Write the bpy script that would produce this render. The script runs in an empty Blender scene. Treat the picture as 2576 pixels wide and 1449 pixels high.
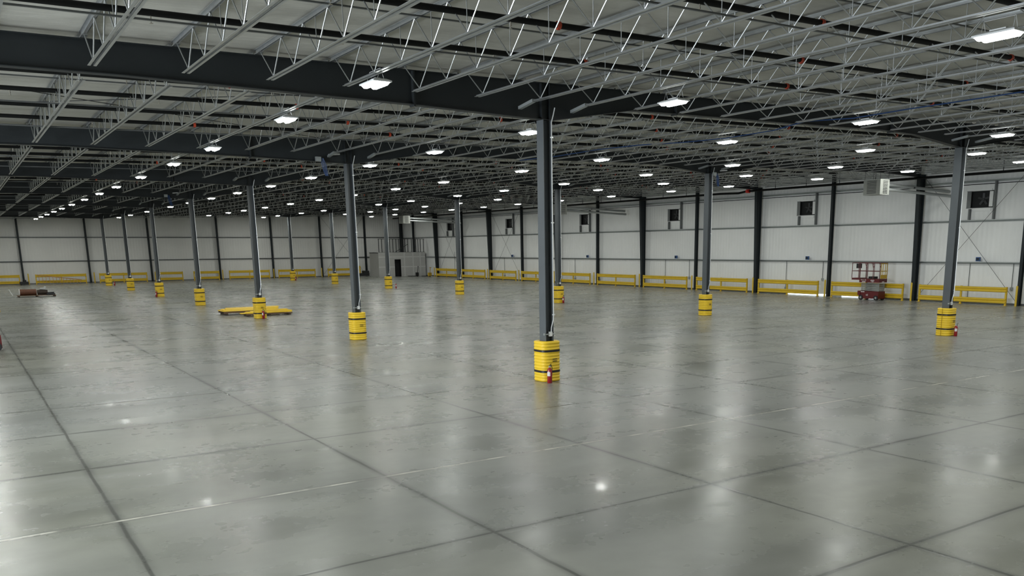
import bpy, math, random
from mathutils import Vector, Matrix
random.seed(7)
PI = math.pi
scene = bpy.context.scene
COL = scene.collection
SX, S, WX = 18.7916, 13.3929, 37.1176      # column row spacing, frame spacing, right wall column line
JS = SX / 12                                # joist spacing
SL = 0.021                                  # roof slope along x
YE = 91.0                                   # end wall column line
HALF = S / 2
XL, YF = -26.0, -34.0                       # hidden left and front walls

# ------------------------------------------------------------------ materials
def new_mat(name):
    m = bpy.data.materials.new(name); m.use_nodes = True
    return m, m.node_tree.nodes, m.node_tree.links, m.node_tree.nodes['Principled BSDF']

def mat(name, col, rough=0.5, metal=0.0, emit=None, es=0.0, spec=0.5, var=0.0, vscale=3.0, bump=0.0, bscale=40.0, coat=0.0):
    m, n, l, b = new_mat(name)
    c = (col[0], col[1], col[2], 1)
    b.inputs['Base Color'].default_value = c
    b.inputs['Roughness'].default_value = rough
    b.inputs['Metallic'].default_value = metal
    b.inputs['Specular IOR Level'].default_value = spec
    b.inputs['Coat Weight'].default_value = coat
    if emit:
        b.inputs['Emission Color'].default_value = (*emit, 1); b.inputs['Emission Strength'].default_value = es
    if var > 0 or bump > 0:
        tc = n.new('ShaderNodeTexCoord')
        if var > 0:
            nz = n.new('ShaderNodeTexNoise'); nz.inputs['Scale'].default_value = vscale; nz.inputs['Detail'].default_value = 4
            l.new(tc.outputs['Object'], nz.inputs['Vector'])
            mx = n.new('ShaderNodeMix'); mx.data_type = 'RGBA'
            mx.inputs[6].default_value = tuple(v * (1 - var) for v in col) + (1,)
            mx.inputs[7].default_value = tuple(min(1, v * (1 + var)) for v in col) + (1,)
            l.new(nz.outputs['Fac'], mx.inputs[0]); l.new(mx.outputs[2], b.inputs['Base Color'])
        if bump > 0:
            nb = n.new('ShaderNodeTexNoise'); nb.inputs['Scale'].default_value = bscale
            l.new(tc.outputs['Object'], nb.inputs['Vector'])
            bp = n.new('ShaderNodeBump'); bp.inputs['Strength'].default_value = bump; bp.inputs['Distance'].default_value = 0.01
            l.new(nb.outputs['Fac'], bp.inputs['Height']); l.new(bp.outputs['Normal'], b.inputs['Normal'])
    return m

M = {}
M['galv'] = mat('galvanized_steel', (.54, .56, .565), .29, .82, var=.18, vscale=6)
M['galv_dull'] = mat('galvanized_angle', (.20, .21, .21), .45, .6, var=.15, vscale=5)
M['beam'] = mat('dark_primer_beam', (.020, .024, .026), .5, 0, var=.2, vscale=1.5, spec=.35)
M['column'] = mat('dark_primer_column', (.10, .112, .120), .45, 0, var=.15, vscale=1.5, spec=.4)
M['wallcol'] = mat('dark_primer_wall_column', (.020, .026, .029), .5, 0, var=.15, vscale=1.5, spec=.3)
M['pipe'] = mat('black_sprinkler_pipe', (.004, .0045, .0045), .6, 0, spec=.25)
M['orange'] = mat('orange_coupling', (.55, .07, .03), .45, 0)
M['brass'] = mat('sprinkler_metal', (.45, .42, .36), .35, .8)
M['yellow'] = mat('yellow_plastic', (.82, .55, .025), .42, 0, var=.10, vscale=3)
M['rail'] = mat('yellow_rail_paint', (.68, .46, .028), .45, 0, var=.10, vscale=2)
M['strap'] = mat('black_strap', (.01, .01, .012), .5)
M['red'] = mat('extinguisher_red', (.28, .008, .014), .3, 0, coat=.3)
M['liftred'] = mat('lift_red_paint', (.105, .007, .009), .4, 0, var=.15)
M['black'] = mat('black_rubber', (.012, .012, .013), .6)
M['white'] = mat('white_paint', (.75, .76, .75), .45)
M['label'] = mat('white_sticker', (.72, .70, .70), .5)
M['conduit'] = mat('bright_conduit', (.82, .84, .84), .35, .35)
M['steel'] = mat('grey_steel', (.42, .45, .45), .4, .6)
M['housing'] = mat('fixture_white', (.80, .82, .82), .4)
M['lens'] = mat('lit_lens', (.9, .9, .9), .4, 0, emit=(.975, 1.0, .95), es=350.0)
M['lens_edge'] = mat('lit_lens_edge', (.9, .9, .9), .4, 0, emit=(.975, 1.0, .95), es=12.0)
M['foil'] = mat('insulation_foil', (.86, .87, .86), .4, .1, bump=.8, bscale=12)
M['stud'] = mat('metal_stud', (.17, .18, .18), .45, .5)
M['darkstud'] = mat('dark_stud', (.03, .032, .034), .5, .2)
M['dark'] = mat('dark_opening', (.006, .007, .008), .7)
M['louver'] = mat('unit_casing', (.34, .35, .32), .5, .3, var=.1)
M['tube'] = mat('vent_tube', (.38, .40, .40), .4, .5)
M['blue'] = mat('blue_cable', (.010, .045, .15), .5)
M['bluebox'] = mat('blue_box', (.03, .10, .28), .5)
M['wood'] = mat('brown_wood', (.16, .095, .05), .7, var=.3, vscale=8)
M['darkwood'] = mat('dark_dunnage', (.05, .035, .025), .8, var=.3, vscale=8)
M['drum'] = mat('reddish_drum', (.13, .05, .025), .65, var=.5, vscale=6)
M['alum'] = mat('aluminium', (.6, .62, .62), .35, .8)
M['ladder'] = mat('orange_ladder_rail', (.42, .22, .07), .5)
M['scissor'] = mat('scissor_arm_grey', (.34, .36, .34), .45, .2)
M['gate'] = mat('yellow_gate', (.55, .36, .03), .5)
M['valve'] = mat('valve_red', (.75, .04, .03), .35)
M['daylight'] = mat('daylight_gap', (.8, .85, .9), .5, emit=(.85, .95, 1.0), es=3.0)
M['drywall'] = mat('bare_drywall', (.52, .52, .50), .8, var=.08, vscale=1.2)
M['mud'] = mat('drywall_compound', (.66, .66, .64), .8, var=.10, vscale=3)
M['screen'] = mat('dark_glass', (.02, .03, .05), .2)

M['lens_edge'].cycles.emission_sampling = 'NONE'; M['daylight'].cycles.emission_sampling = 'NONE'; M['lens'].cycles.emission_sampling = 'FRONT'
def panel_mat(name, col, axis, pitch, strength=.5):
    """white metal liner panel with fine vertical ribs"""
    m, n, l, b = new_mat(name)
    tc = n.new('ShaderNodeTexCoord'); sp = n.new('ShaderNodeSeparateXYZ'); l.new(tc.outputs['Object'], sp.inputs[0])
    w = n.new('ShaderNodeMath'); w.operation = 'MULTIPLY'; w.inputs[1].default_value = 2 * PI / pitch
    l.new(sp.outputs[axis], w.inputs[0])
    s = n.new('ShaderNodeMath'); s.operation = 'SINE'; l.new(w.outputs[0], s.inputs[0])
    bp = n.new('ShaderNodeBump'); bp.inputs['Strength'].default_value = strength; bp.inputs['Distance'].default_value = .012
    l.new(s.outputs[0], bp.inputs['Height']); l.new(bp.outputs['Normal'], b.inputs['Normal'])
    nz = n.new('ShaderNodeTexNoise'); nz.inputs['Scale'].default_value = .6; nz.inputs['Detail'].default_value = 5
    l.new(tc.outputs['Object'], nz.inputs['Vector'])
    mx = n.new('ShaderNodeMix'); mx.data_type = 'RGBA'
    mx.inputs[6].default_value = tuple(v * .92 for v in col) + (1,); mx.inputs[7].default_value = tuple(min(1, v * 1.06) for v in col) + (1,)
    l.new(nz.outputs['Fac'], mx.inputs[0]); l.new(mx.outputs[2], b.inputs['Base Color'])
    b.inputs['Roughness'].default_value = .5
    return m
M['panel_y'] = panel_mat('liner_panel', (.88, .89, .875), 1, .30)
M['panel_x'] = panel_mat('end_liner_panel', (.83, .83, .80), 0, .30)

def ceiling_mat():
    m, n, l, b = new_mat('insulation_facing')
    tc = n.new('ShaderNodeTexCoord')
    mp = n.new('ShaderNodeMapping'); mp.inputs['Scale'].default_value = (.18, 1.6, 1); l.new(tc.outputs['Object'], mp.inputs[0])
    nz = n.new('ShaderNodeTexNoise'); nz.inputs['Scale'].default_value = 1.6; nz.inputs['Detail'].default_value = 6; nz.inputs['Roughness'].default_value = .6
    l.new(mp.outputs[0], nz.inputs['Vector'])
    n2 = n.new('ShaderNodeTexNoise'); n2.inputs['Scale'].default_value = .8; n2.inputs['Detail'].default_value = 2
    l.new(tc.outputs['Object'], n2.inputs['Vector'])
    ad = n.new('ShaderNodeMath'); ad.operation = 'ADD'; l.new(nz.outputs['Fac'], ad.inputs[0]); l.new(n2.outputs['Fac'], ad.inputs[1])
    bp = n.new('ShaderNodeBump'); bp.inputs['Strength'].default_value = .8; bp.inputs['Distance'].default_value = .06
    l.new(ad.outputs[0], bp.inputs['Height']); l.new(bp.outputs['Normal'], b.inputs['Normal'])
    mx = n.new('ShaderNodeMix'); mx.data_type = 'RGBA'
    mx.inputs[6].default_value = (.45, .442, .40, 1); mx.inputs[7].default_value = (.66, .648, .59, 1)
    l.new(nz.outputs['Fac'], mx.inputs[0]); l.new(mx.outputs[2], b.inputs['Base Color'])
    b.inputs['Roughness'].default_value = .42
    return m
M['ceiling'] = ceiling_mat()

def floor_mat():
    m, n, l, b = new_mat('polished_concrete')
    tc = n.new('ShaderNodeTexCoord'); P = tc.outputs['Object']
    def noise(scale, detail, rough=.55, vec=P, dist=0.0):
        x = n.new('ShaderNodeTexNoise'); x.inputs['Scale'].default_value = scale; x.inputs['Detail'].default_value = detail
        x.inputs['Roughness'].default_value = rough; x.inputs['Distortion'].default_value = dist; l.new(vec, x.inputs['Vector']); return x.outputs['Fac']
    def mapping(sx, sy, rot=0.0):
        x = n.new('ShaderNodeMapping'); x.inputs['Scale'].default_value = (sx, sy, 1); x.inputs['Rotation'].default_value = (0, 0, rot)
        l.new(P, x.inputs[0]); return x.outputs[0]
    def math_(op, a, bb=None, cc=None, clamp=False):
        x = n.new('ShaderNodeMath'); x.operation = op; x.use_clamp = clamp
        for i, v in enumerate((a, bb, cc)):
            if v is None: continue
            if isinstance(v, (int, float)): x.inputs[i].default_value = v
            else: l.new(v, x.inputs[i])
        return x.outputs[0]
    def ramp(v, a, bb, lo=0., hi=1.):
        x = n.new('ShaderNodeMapRange'); x.interpolation_type = 'SMOOTHSTEP'
        l.new(v, x.inputs[0]); x.inputs[1].default_value = a; x.inputs[2].default_value = bb; x.inputs[3].default_value = lo; x.inputs[4].default_value = hi
        return x.outputs[0]
    def mixc(f, A, B):
        x = n.new('ShaderNodeMix'); x.data_type = 'RGBA'; l.new(f, x.inputs[0])
        for i, v in ((6, A), (7, B)):
            if isinstance(v, tuple): x.inputs[i].default_value = (*v, 1)
            else: l.new(v, x.inputs[i])
        return x.outputs[2]
    big = noise(.10, 2, .5); mid = noise(.45, 4, .55, mapping(1, 1.5, .25)); fine = noise(4, 3, .5)
    streak = noise(.32, 3, .5, mapping(.8, 1.6, -.12), .2); speck = noise(45, 1, .5)
    col = mixc(ramp(mid, .30, .70), (.212, .217, .184), (.296, .302, .264))
    col = mixc(ramp(big, .35, .65, 0, .55), col, (.250, .262, .262))
    col = mixc(ramp(streak, .44, .80, 0, .55), col, (.10, .105, .093))
    col = mixc(ramp(noise(.6, 3, .5, mapping(.7, 1.6, -.1)), .50, .80, 0, .30), col, (.36, .37, .355))
    col = mixc(ramp(fine, .2, .8, 0, .12), col, (.17, .175, .16))
    col = mixc(ramp(speck, .60, .80, 0, .06), col, (.50, .50, .48))
    sp = n.new('ShaderNodeSeparateXYZ'); l.new(P, sp.inputs[0])
    wob = math_('MULTIPLY', math_('SUBTRACT', noise(1.1, 2), .5), .035)
    def joint(coord, pitch, off=0.):
        v = math_('ADD', coord, wob)
        q = math_('PINGPONG', v, pitch / 2)          # 0 at joints, pitch/2 midway
        return q
    jx = joint(sp.outputs[0], SX / 5); jy = joint(sp.outputs[1], S / 4)
    j = math_('MINIMUM', jx, jy)
    line = ramp(j, .010, .036, 1, 0)
    band = math_('MULTIPLY', ramp(j, .0, .13, 1, 0), ramp(noise(.35, 3), .38, .60, .15, .8))
    col = mixc(band, col, (.125, .130, .118))
    col = mixc(math_('MULTIPLY', line, .8), col, (.075, .078, .070))
    # the pale filled construction joint across the bay in front of the first beam
    cj = math_('ABSOLUTE', math_('ADD', math_('ADD', sp.outputs[1], 6.70), wob))
    cl = math_('MULTIPLY', ramp(cj, .014, .045, 1, 0), ramp(noise(1.5, 4), .38, .60, .2, .95))
    col = mixc(cl, col, (.60, .59, .52))
    l.new(col, b.inputs['Base Color'])
    # roughness: polished, with smoother puddle like patches
    rg = ramp(mid, .25, .75, .25, .32)
    wet = ramp(noise(.42, 2, .45, mapping(.6, 1.5, .1)), .50, .76, 0, 1)
    rr = math_('SUBTRACT', rg, math_('MULTIPLY', wet, .06))
    rr = math_('ADD', rr, ramp(fine, .2, .8, -.015, .02))
    l.new(rr, b.inputs['Roughness'])
    b.inputs['Specular IOR Level'].default_value = .13
    l.new(math_('MULTIPLY', wet, .06), b.inputs['Coat Weight']); b.inputs['Coat Roughness'].default_value = .06; b.inputs['Coat IOR'].default_value = 1.35
    h = math_('ADD', math_('MULTIPLY', fine, .12), math_('MULTIPLY', noise(1.2, 1), 1.0))
    h = math_('SUBTRACT', h, math_('MULTIPLY', line, .5))
    bp = n.new('ShaderNodeBump'); bp.inputs['Strength'].default_value = .10; bp.inputs['Distance'].default_value = .02
    l.new(h, bp.inputs['Height']); l.new(bp.outputs['Normal'], b.inputs['Normal'])
    return m
M['floor'] = floor_mat()

# ------------------------------------------------------------------ mesh helpers
class MB:
    def __init__(s): s.v = []; s.f = []
    def quadstrip(s, a, b, n, closed=True):
        for i in range(n if closed else n - 1):
            j = (i + 1) % n; s.f.append((a + i, a + j, b + j, b + i))
    def box(s, x0, x1, y0, y1, z0, z1):
        k = len(s.v)
        s.v += [(x0, y0, z0), (x1, y0, z0), (x1, y1, z0), (x0, y1, z0), (x0, y0, z1), (x1, y0, z1), (x1, y1, z1), (x0, y1, z1)]
        s.f += [tuple(k + i for i in q) for q in ((0, 3, 2, 1), (4, 5, 6, 7), (0, 1, 5, 4), (1, 2, 6, 5), (2, 3, 7, 6), (3, 0, 4, 7))]
        return s
    def bar(s, p, q, w, h, up=(0, 0, 1)):
        p, q = Vector(p), Vector(q); d = (q - p).normalized(); u = Vector(up)
        if abs(d.dot(u)) > .97: u = Vector((1, 0, 0))
        r = d.cross(u).normalized(); t = r.cross(d).normalized(); k = len(s.v)
        for c in (p, q):
            for a, b in ((-1, -1), (1, -1), (1, 1), (-1, 1)): s.v.append(tuple(c + r * (a * w / 2) + t * (b * h / 2)))
        s.f += [tuple(k + i for i in z) for z in ((0, 1, 2, 3), (7, 6, 5, 4), (0, 4, 5, 1), (1, 5, 6, 2), (2, 6, 7, 3), (3, 7, 4, 0))]
        return s
    def tube(s, pts, r, n=8, cap=True, closed=False):
        pts = [Vector(p) for p in pts]; k0 = len(s.v); m = len(pts); prev = None
        rad = r if isinstance(r, (list, tuple)) else [r] * m
        for i, p in enumerate(pts):
            if closed: d = pts[(i + 1) % m] - pts[i - 1]
            else: d = (pts[min(i + 1, m - 1)] - pts[max(i - 1, 0)])
            d.normalize()
            if prev is None:
                a = Vector((0, 0, 1)) if abs(d.z) < .9 else Vector((1, 0, 0))
                u = d.cross(a).normalized()
            else:
                u = prev - d * prev.dot(d)
                u = u.normalized() if u.length > 1e-6 else d.cross(Vector((0, 0, 1))).normalized()
            prev = u; w = d.cross(u)
            for t in range(n):
                an = 2 * PI * t / n
                s.v.append(tuple(p + (u * math.cos(an) + w * math.sin(an)) * rad[i]))
        for i in range(m - 1): s.quadstrip(k0 + i * n, k0 + (i + 1) * n, n)
        if closed: s.quadstrip(k0 + (m - 1) * n, k0, n)
        elif cap: s.f += [tuple(k0 + n - 1 - i for i in range(n)), tuple(k0 + (m - 1) * n + i for i in range(n))]
        return s
    def lathe(s, prof, c=(0, 0), n=20, cap=True):
        k0 = len(s.v)
        for r, z in prof:
            for t in range(n): s.v.append((c[0] + r * math.cos(2 * PI * t / n), c[1] + r * math.sin(2 * PI * t / n), z))
        for i in range(len(prof) - 1): s.quadstrip(k0 + i * n, k0 + (i + 1) * n, n)
        if cap: s.f += [tuple(k0 + n - 1 - i for i in range(n)), tuple(k0 + (len(prof) - 1) * n + i for i in range(n))]
        return s
    def prism(s, poly, axis, a, b):
        """poly in the two other coordinates, extruded from a to b along axis"""
        k = len(s.v); n = len(poly)
        for w in (a, b):
            for p in poly:
                s.v.append({'x': (w, p[0], p[1]), 'y': (p[0], w, p[1]), 'z': (p[0], p[1], w)}[axis])
        s.f += [tuple(k + i for i in range(n)), tuple(k + n + n - 1 - i for i in range(n))]
        s.quadstrip(k, k + n, n)
        return s
    def mesh(s, name, m, smooth=False):
        me = bpy.data.meshes.new(name); me.from_pydata(s.v, [], s.f); me.materials.append(M[m] if isinstance(m, str) else m)
        if smooth: me.polygons.foreach_set('use_smooth', [True] * len(me.polygons))
        import bmesh
        bm = bmesh.new(); bm.from_mesh(me); bmesh.ops.recalc_face_normals(bm, faces=bm.faces); bm.to_mesh(me); bm.free()
        if smooth:
            try: me.set_sharp_from_angle(angle=math.radians(40))
            except Exception: pass
        me.update(); return me

def link(name, me, parent=None, loc=(0, 0, 0)):
    o = bpy.data.objects.new(name, me); COL.objects.link(o); o.location = loc
    if parent: o.parent = parent
    return o
def part(name, mb, m, parent, smooth=False, loc=(0, 0, 0), label=None):
    o = link(name, mb.mesh(name, m, smooth), parent, loc)
    if label: o['label'] = label
    return o
def tag(o, label, cat, group=None):
    o['label'] = label; o['category'] = cat
    if group: o['group'] = group
    return o
def thing(name, label, cat, loc=(0, 0, 0), rz=0, group=None):
    o = bpy.data.objects.new(name, None); COL.objects.link(o); o.location = loc; o.rotation_euler = (0, 0, rz)
    o.empty_display_size = .2
    return tag(o, label, cat, group)
def struct(name, mb, m, label=None, smooth=False):
    o = link(name, mb.mesh(name, m, smooth)); o['kind'] = 'structure'
    if label: o['label'] = label
    return o
def dup(root, loc, label, rz=None, group=None):
    r = root.copy(); COL.objects.link(r); r.location = loc; r['label'] = label
    if rz is not None: r.rotation_euler = (0, 0, rz)
    if group: r['group'] = group
    for ch in list(root.children):
        c = ch.copy(); COL.objects.link(c); c.parent = r
        for g in list(ch.children):
            d = g.copy(); COL.objects.link(d); d.parent = c
    return r
ORD = ['', 'first', 'second', 'third', 'fourth', 'fifth', 'sixth', 'seventh', 'eighth', 'ninth', 'tenth', 'eleventh', 'twelfth', 'thirteenth',
       'fourteenth', 'fifteenth', 'sixteenth', 'seventeenth', 'eighteenth', 'nineteenth', 'twentieth', 'twenty-first', 'twenty-second',
       'twenty-third', 'twenty-fourth', 'twenty-fifth', 'twenty-sixth', 'twenty-seventh', 'twenty-eighth', 'twenty-ninth', 'thirtieth',
       'thirty-first', 'thirty-second', 'thirty-third', 'thirty-fourth', 'thirty-fifth', 'thirty-sixth']
BAY = ['before the nearest roof beam', 'between roof beams one and two', 'between roof beams two and three',
       'between roof beams three and four', 'between roof beams four and five', 'between roof beams five and six',
       'between roof beams six and seven', 'past the farthest roof beam']
BAY2 = ['in the nearest roof bay', 'in the second roof bay', 'in the third roof bay', 'in the fourth roof bay', 'in the fifth roof bay',
        'in the sixth roof bay', 'in the seventh roof bay', 'in the farthest roof bay']

def ztop(x): return 7.52 + SL * x      # top of the roof beams
def zbot(x): return 6.93 + SL * x      # bottom of the joist bottom chords

# ------------------------------------------------------------------ setting
WR, WE = WX + .36, YE + .36
struct('floor', MB().box(XL, WR + .3, YF, WE + .3, -.25, 0), 'floor')
# ceiling: insulation facing sagging a little between the joists
mb = MB(); xs = []; x = XL
nx = int((WR + .3 - XL) / (JS / 4)); ny = 60
for i in range(nx + 1):
    x = XL + (WR + .3 - XL) * i / nx
    ph = ((x / JS) % 1.0)
    for jy in range(ny + 1):
        y = YF + (WE + .3 - YF) * jy / ny
        sag = .045 * math.sin(PI * ((ph - .5) % 1.0)) * (.5 + .5 * math.sin(y * 2.1 + x * .7))
        mb.v.append((x, y, 7.635 + SL * x - sag * .6))
for i in range(nx):
    for jy in range(ny):
        a = i * (ny + 1) + jy; mb.f.append((a, a + 1, a + ny + 2, a + ny + 1))
k = len(mb.v)
mb.v += [(XL, YF, 8.0 + SL * XL), (WR + .3, YF, 8.0 + SL * WR), (WR + .3, WE + .3, 8.0 + SL * WR), (XL, WE + .3, 8.0 + SL * XL)]
mb.f.append((k, k + 1, k + 2, k + 3))
struct('ceiling', mb, 'ceiling', smooth=True)
# right wall with holes for the fans
FANS = [9.75, 22.65, 36.6, 49.4, 63.3, 77.3]
FW = .82; FZ0, FZ1 = 5.62, 6.56
mb = MB(); ztw = 8.5
yy = YF
for fy in FANS:
    mb.box(WR, WR + .2, yy, fy - FW, 0, ztw); mb.box(WR, WR + .2, fy - FW, fy + FW, 0, FZ0); mb.box(WR, WR + .2, fy - FW, fy + FW, FZ1, ztw); yy = fy + FW
mb.box(WR, WR + .2, yy, WE + .3, 0, ztw)
struct('wall_right', mb, 'panel_y')
struct('wall_back', MB().box(XL, WR, WE, WE + .2, 0, 8.5), 'panel_x')
# hidden walls; the left one has an open dock door that lets the daylight in
DY0, DY1, DZ = -9.0, 3.5, 4.6
mb = MB(); mb.box(XL - .2, XL, YF, DY0, 0, 8.2).box(XL - .2, XL, DY1, WE, 0, 8.2).box(XL - .2, XL, DY0, DY1, DZ, 8.2)
struct('wall_left', mb, 'panel_y')
struct('wall_front', MB().box(XL, WR, YF - .2, YF, 0, 8.4), 'panel_x')

# girts
def girt_mb(axis, a, b, z, c, depth=.20):
    g = MB()
    if axis == 'y':
        g.box(c, c + depth, a, b, z, z + .010).box(c, c + .008, a, b, z, z + .065).box(c + depth - .008, c + depth, a, b, z - .065, z)
    else:
        g.box(a, b, c, c + depth, z, z + .010).box(a, b, c, c + .008, z, z + .065).box(a, b, c + depth - .008, c + depth, z - .065, z)
    return g
nm = {2.40: 'lower', 4.85: 'middle', 7.12: 'upper'}
for z in (2.40, 4.85, 7.12):
    o = link('wall_girt', girt_mb('y', YF, WE, z, WX + .14).mesh('wall_girt', 'steel'))
    tag(o, f'{nm[z]} galvanized girt running along the right white wall', 'girt', 'right wall girts')
for z, s in ((2.40, 'lower'), (4.95, 'upper')):
    o = link('wall_girt', girt_mb('x', XL, WR, z, YE + .14).mesh('wall_girt', 'galv_dull'))
    tag(o, f'{s} grey girt running along the far end wall', 'girt', 'end wall girts')

# wall columns
def ibeam_poly_mb(d0, d1, w, z1, t=.014):
    """column whose web lies along local x from 0 back to d; flanges at both faces"""
    b = MB()
    def slab(x0b, x0t, x1b, x1t, hw):
        k = len(b.v)
        for z, a, c in ((0, x0b, x1b), (z1, x0t, x1t)):
            b.v += [(a, -hw, z), (c, -hw, z), (c, hw, z), (a, hw, z)]
        b.f += [tuple(k + i for i in q) for q in ((0, 3, 2, 1), (4, 5, 6, 7), (0, 1, 5, 4), (1, 2, 6, 5), (2, 3, 7, 6), (3, 0, 4, 7))]
    slab(0, 0, t, t, w / 2); slab(t, t, -d0, -d1, .008); slab(-d0, -d1, -d0 - t, -d1 - t, w / 2)
    return b
frame_me = ibeam_poly_mb(.30, .55, .24, 7.75).mesh('wall_column', 'wallcol')
mid_me = ibeam_poly_mb(.24, .24, .16, 8.2).mesh('wall_column', 'wallcol')
cnt = 0
for k in range(0, 14):
    y = k * HALF
    if y < -1: continue
    fr = (k % 2 == 0)
    if y > 87.5: continue
    o = link('wall_column', frame_me if fr else mid_me, None, (WX + .12, y, 0))
    lab = ('thick tapered dark' if fr else 'slim dark') + f' steel column against the right wall, {ORD[max(1, k)]} from the right edge'
    if k == 0: lab = 'thick dark steel column on the right wall, just outside the right edge'
    tag(o, lab, 'column', 'right wall columns')
end_xs = [-13.0, -6.75, -.4, 5.9, 13.45, 19.8, 26.0, 32.0]
endc = ibeam_poly_mb(.26, .26, .18, 8.0).mesh('wall_column', 'wallcol')
for i, x in enumerate(end_xs):
    o = link('wall_column', endc, None, (x, YE + .12, 0)); o.rotation_euler = (0, 0, PI / 2)
    tag(o, f'slim dark steel column against the far end wall, {ORD[max(1, i)]} from the left' if i else 'slim dark steel column on the end wall, left of the frame', 'column', 'end wall columns')
o = link('wall_column', ibeam_poly_mb(.35, .35, .30, 8.1).mesh('wall_column', 'wallcol'), None, (WX + .1, YE - .25, 0))
tag(o, 'dark steel corner column above the unfinished office', 'column')

# ------------------------------------------------------------------ roof beams
def zbeam(x):
    pts = [(-26, 6.60), (-21.5, 6.58), (-18.8, 6.42), (-16, 6.60), (-11.5, 6.71), (-9.6, 6.74), (-3.7, 6.72), (0, 6.65), (.2, 6.65), (2.8, 7.10), (5, 7.15), (8.7, 7.22),
           (13.8, 7.35), (15.7, 7.33), (18.6, 7.06), (19.0, 7.06), (22.0, 7.50), (28, 7.64), (33, 7.70), (36.6, 7.60), (37.3, 7.55)]
    for (a, za), (b, zb) in zip(pts, pts[1:]):
        if a <= x <= b: return za + (zb - za) * (x - a) / (b - a)
    return pts[-1][1]
bxs = [-26, -21.5, -18.8, -16, -11.5, -9.6, -6.5, -3.7, -1.8, 0, .2, 1.5, 2.8, 5, 8.7, 13.8, 15.7, 17, 18.6, 19.0, 20.5, 22, 28, 33, 36.9]
def slabx(b, xs_, y0, y1, f0, f1):
    k = len(b.v); n = len(xs_)
    for x in xs_: b.v += [(x, y0, f0(x)), (x, y1, f0(x)), (x, y1, f1(x)), (x, y0, f1(x))]
    for i in range(n - 1): b.quadstrip(k + 4 * i, k + 4 * i + 4, 4)
    b.f += [(k, k + 1, k + 2, k + 3), (k + 4 * n - 1, k + 4 * n - 2, k + 4 * n - 3, k + 4 * n - 4)]
    return b
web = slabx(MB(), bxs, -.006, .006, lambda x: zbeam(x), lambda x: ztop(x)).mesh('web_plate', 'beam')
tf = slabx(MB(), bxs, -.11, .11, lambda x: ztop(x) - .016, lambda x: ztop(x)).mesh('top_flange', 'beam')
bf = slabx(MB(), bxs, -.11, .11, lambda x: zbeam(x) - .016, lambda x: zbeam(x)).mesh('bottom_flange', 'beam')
st = MB()
for x in (-.12, .12, SX - .12, SX + .12): st.box(x - .006, x + .006, -.105, .105, zbeam(x), ztop(x) - .016)
stiff = st.mesh('stiffener_plates', 'beam')
spl = MB()
for x in (-3.6, 4.4, 14.4, 23.4): spl.box(x - .02, x + .02, -.12, .12, zbeam(x) - .05, ztop(x) - .017)
splice = spl.mesh('splice_plates', 'beam')
beam_names = ['nearest dark steel roof beam, ending over the nearest column', 'second dark steel roof beam from the camera', 'third dark steel roof beam from the camera',
              'fourth dark steel roof beam from the camera', 'fifth dark steel roof beam from the camera', 'sixth dark steel roof beam from the camera',
              'seventh dark steel roof beam, the last before the end wall']
beam0 = thing('roof_beam', beam_names[0], 'beam', (0, 0, 0), 0, 'dark tapered roof beams')
for nme, me in (('web_plate', web), ('top_flange', tf), ('bottom_flange', bf), ('stiffener', stiff), ('splice_plate', splice)): link(nme, me, beam0)
for k in range(1, 7): dup(beam0, (0, k * S, 0), beam_names[k])
dup(beam0, (0, -S, 0), 'dark steel roof beam above and behind the camera, out of frame')
dup(beam0, (0, -2 * S, 0), 'dark steel roof beam far behind the camera, out of frame')
# end wall rafter
o = link('roof_beam', slabx(slabx(MB(), [XL, WX], YE - .01, YE + .01, lambda x: ztop(x) - .30, ztop), [XL, WX], YE - .08, YE + .08, lambda x: ztop(x) - .30, lambda x: ztop(x) - .285).mesh('roof_beam', 'beam'))
tag(o, 'thin dark rafter along the top of the far end wall', 'beam')

# ------------------------------------------------------------------ interior columns
def wsec(hx, hy, z0, z1, t=.016):
    b = MB(); b.box(-hx, -hx + t, -hy, hy, z0, z1).box(hx - t, hx, -hy, hy, z0, z1).box(-hx + t, hx - t, -.006, .006, z0, z1); return b
def col_label(i, j):
    row = 'left' if j == 0 else 'right'
    if i == 0: return f'dark steel column nearest the camera in the {row} row'
    return f'dark steel column, {ORD[i + 1]} from the camera in the {row} row'
col_parts = {}
for j in (0, 1):
    zc = zbeam(j * SX + .05) - .02
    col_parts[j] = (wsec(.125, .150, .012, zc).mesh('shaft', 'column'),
                    MB().box(-.20, .20, -.20, .20, 0, .012).mesh('base_plate', 'column'),
                    MB().tube([(.20, -.20, zc + .30), (.16, -.19, zc + .12), (.112, -.175, zc - .05), (.112, -.172, 4.0), (.112, -.172, 1.75), (.105, -.17, 1.62), (.055, -.15, 1.42), (.045, -.15, 1.30)], .014, 7).mesh('conduit', 'conduit', True),
                    MB().box(-.015, .075, -.17, -.09, 1.19, 1.31).mesh('outlet_box', 'conduit'),
                    MB().box(-.15, .16, -.165, -.150, 1.235, 1.262).box(-.18, -.15, -.17, -.12, 1.225, 1.275).mesh('strut_clamp', 'steel'),
                    MB().box(.085, .16, -.176, -.150, 4.10, 4.13).box(.085, .16, -.176, -.150, 1.74, 1.77).box(.085, .16, -.176, -.150, 6.2, 6.23).mesh('conduit_strap', 'conduit'))
columns = {}
for j in (0, 1):
    for i in range(0, 7):
        t = thing('steel_column', col_label(i, j), 'column', (j * SX, i * S, 0), 0, 'interior columns with yellow guards')
        for nme, me in zip(('shaft', 'base_plate', 'conduit', 'outlet_box', 'strut_clamp', 'conduit_strap'), col_parts[j]): link(nme, me, t)
        columns[(i, j)] = t
# hidden left row (out of frame)
for i in range(-1, 7):
    if i >= 0: dup(columns[(0, 0)], (-SX, i * S, 0), f'dark steel column outside the left edge of the frame, {ORD[i + 1]} one')

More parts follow.
